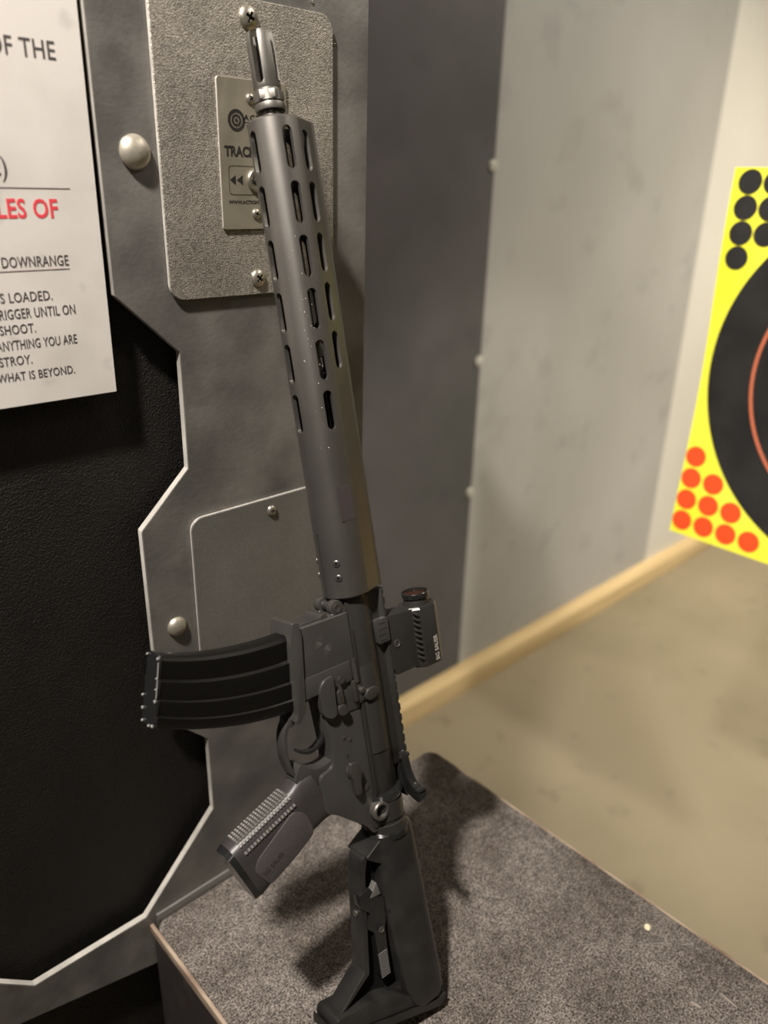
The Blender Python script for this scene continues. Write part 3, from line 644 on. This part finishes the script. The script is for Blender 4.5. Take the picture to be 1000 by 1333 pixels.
P('strut_pin', M['muzzle'], lathe(mm([(0, 3.0), (1.4, 3.0), (1.8, 2.4), (1.2, 1.6), (1.2, .2)]), Q(-281, -22.3, 0), Vector((-1, 0, 0)), 16), parent=stk)
P('lever_pin', M['muzzle'], lw([(11, 3.2), (13.2, 3.2), (13.8, 2.6), (13.2, 1.8), (13.2, .2)], -300, -7), parent=lev)
P('lever_knob', M['muzzle'], lw([(11, 2), (14, 2), (14.8, 1.2)], -290, 10), parent=lev)

# sight
st = P('red_dot_sight', M['upper'],
  sp(roundpoly([(-24, 50), (-27, 84), (-80, 84), (-80, 54), (-70, 50)], 1.5, 3), -10.5, 10.5, .8),
  loft([[Q(u, v, w) for v, w in sec] for u, sec in [(u, [(78 + o, 9 - o), (86, 15.5 - o), (103, 15.5 - o), (111 - o, 9 - o), (111 - o, -9 + o), (103, -15.5 + o), (86, -15.5 + o), (78 + o, -9 + o)]) for u, o in ((-26, 1.2), (-28, 0), (-80, 0), (-83, 1.5))]]),
  lu([(-30, 12), (-26, 12.6), (-22, 11.2), (-19, 11.0)], 95, 0, 40))
P('lens_ring', M['gloss'], lu([(-20, 10.5), (-19.5, 12.6), (-15.5, 12.8), (-14.8, 12.2), (-14.8, 10.8), (-17.2, 10.4)], 95, 0, 40), parent=st)
P('front_lens', M['glass'], lu([(-18, 10.6), (-17, 10.2), (-16.4, 6), (-16.2, .2)], 95, 0, 32), parent=st)
P('side_ribs', M['anod'], *[sp([(-31 - 5.2 * k, 79.6), (-34 - 5.2 * k, 84.4), (-31.6 - 5.2 * k, 84.4), (-28.8 - 5.2 * k, 79.6)], 9, 15.6 - 0, .4, 1) for k in range(9)], parent=st)
P('mount_screw', M['steel_dark'], lw([(10, 3.6), (11, 3.6), (11.4, 2.8), (10.8, 2), (10.8, .2)], -51.5, 58.5), parent=st)
P('lettering', M['white'], text_bm('SIG SAUER', lambda a, b, k: Q(-80 + a, 101.5 - b, k), 0, 0, 4.4, 24, None, 'L', .15, 15.5), parent=st)
# brass flecks left on the handguard
fl = []
for i in range(34):
    u = random.gauss(225, 50); a = math.radians(random.gauss(-28, 13)); r = 20.05
    b = bmesh.new(); bmesh.ops.create_icosphere(b, subdivisions=1, radius=random.uniform(.18, .55) / 1000)
    bmesh.ops.translate(b, vec=Q(u, 20 + r * math.sin(a), r * math.cos(a)), verts=b.verts); fl.append(b)
P('dust_flecks', M['white'], *fl, parent=hg)['kind'] = 'stuff'

# ------------------------------------------------------------------ camera
cam = bpy.data.cameras.new('camera'); co = bpy.data.objects.new('camera', cam); COL.objects.link(co)
r = Vector((.7305, -.68247, .02442)); u = Vector((.24749, .2979, .92196)); f = Vector((.63648, .66745, -.38653))
f.normalize(); r = (r - f * r.dot(f)).normalized(); u = r.cross(f)
co.matrix_world = Matrix((r, u, -f)).transposed().to_4x4()
cam.sensor_fit = 'HORIZONTAL'; cam.sensor_width = 36; cam.lens = 1013.06 * 36 / 1000
cam.clip_start = .02; cam.clip_end = 50
cam.dof.use_dof = True; cam.dof.focus_distance = .66; cam.dof.aperture_fstop = cam.lens / 1000 / .0075
bpy.context.scene.camera = co

# ------------------------------------------------------------------ light
def area(name, loc, target, size, power, col, shape='DISK', spread=180):
    l = bpy.data.lights.new(name, 'AREA'); l.shape = shape; l.size = size; l.energy = power; l.color = col; l.spread = math.radians(spread)
    o = bpy.data.objects.new(name, l); COL.objects.link(o); o.location = loc
    d = Vector(target) - Vector(loc); o.rotation_euler = d.to_track_quat('-Z', 'Y').to_euler(); return o
area('booth_lamp', (-.36, .21, 1.08), (.38, .50, -.25), .10, 62, (1, .925, .845))
area('back_fill', (-1.5, -1.7, 1.35), (.3, .5, -.3), .5, 4, (1, .93, .85))  # unseen soft fill added behind the camera to lift the rifle side
area('lane_lamp', (3.3, .1, 1.5), (3.2, .9, -1.4), .7, 43, (1, .91, .75), spread=100)
area('lane_lamp', (5.4, -.4, 1.5), (5.4, .6, -1.6), .9, 66, (1, .91, .75), spread=120)
area('wall_fill', (1.7, 0, 1.3), (1.7, 1, 1.12), .5, 20, (1, .93, .83), spread=150)  # unseen washer added to brighten the upper lane wall
l = bpy.data.lights.new('target_fill', 'SPOT'); l.energy = 250; l.spot_size = math.radians(32); l.spot_blend = .5; l.shadow_soft_size = .08; l.color = (1, .93, .82)  # extra spot out of view, put in to brighten the target sheet
o = bpy.data.objects.new('target_fill', l); COL.objects.link(o); o.location = (.1, -1.1, 1.45)
o.rotation_euler = (Vector((1.2, .33, -.2)) - o.location).to_track_quat('-Z', 'Y').to_euler()
l = bpy.data.lights.new('panel_fill', 'SPOT'); l.energy = 26; l.spot_size = math.radians(24); l.spot_blend = 1; l.shadow_soft_size = .07; l.color = (1, .93, .80)  # added spot brightening the panel's upper right, in place of lane light
o = bpy.data.objects.new('panel_fill', l); COL.objects.link(o); o.location = (1.5, -.7, 1.4)
o.rotation_euler = (Vector((.50, .59, .12)) - o.location).to_track_quat('-Z', 'Y').to_euler()
l = bpy.data.lights.new('floor_fill', 'SPOT'); l.energy = 150; l.spot_size = math.radians(44); l.spot_blend = .8; l.shadow_soft_size = .15; l.color = (1, .92, .78)  # invented spot that lifts the floor tone at lower right
o = bpy.data.objects.new('floor_fill', l); COL.objects.link(o); o.location = (1.9, -.9, 1.45)
o.rotation_euler = (Vector((1.7, -.2, -1.65)) - o.location).to_track_quat('-Z', 'Y').to_euler()
w = bpy.data.worlds.new('world'); bpy.context.scene.world = w; w.use_nodes = True
bg = w.node_tree.nodes['Background']; bg.inputs['Color'].default_value = (.9, .85, .75, 1); bg.inputs['Strength'].default_value = .035
sc = bpy.context.scene
sc.view_settings.view_transform = 'Standard'; sc.view_settings.look = 'None'; sc.view_settings.exposure = 0
sc.cycles.use_denoising = True
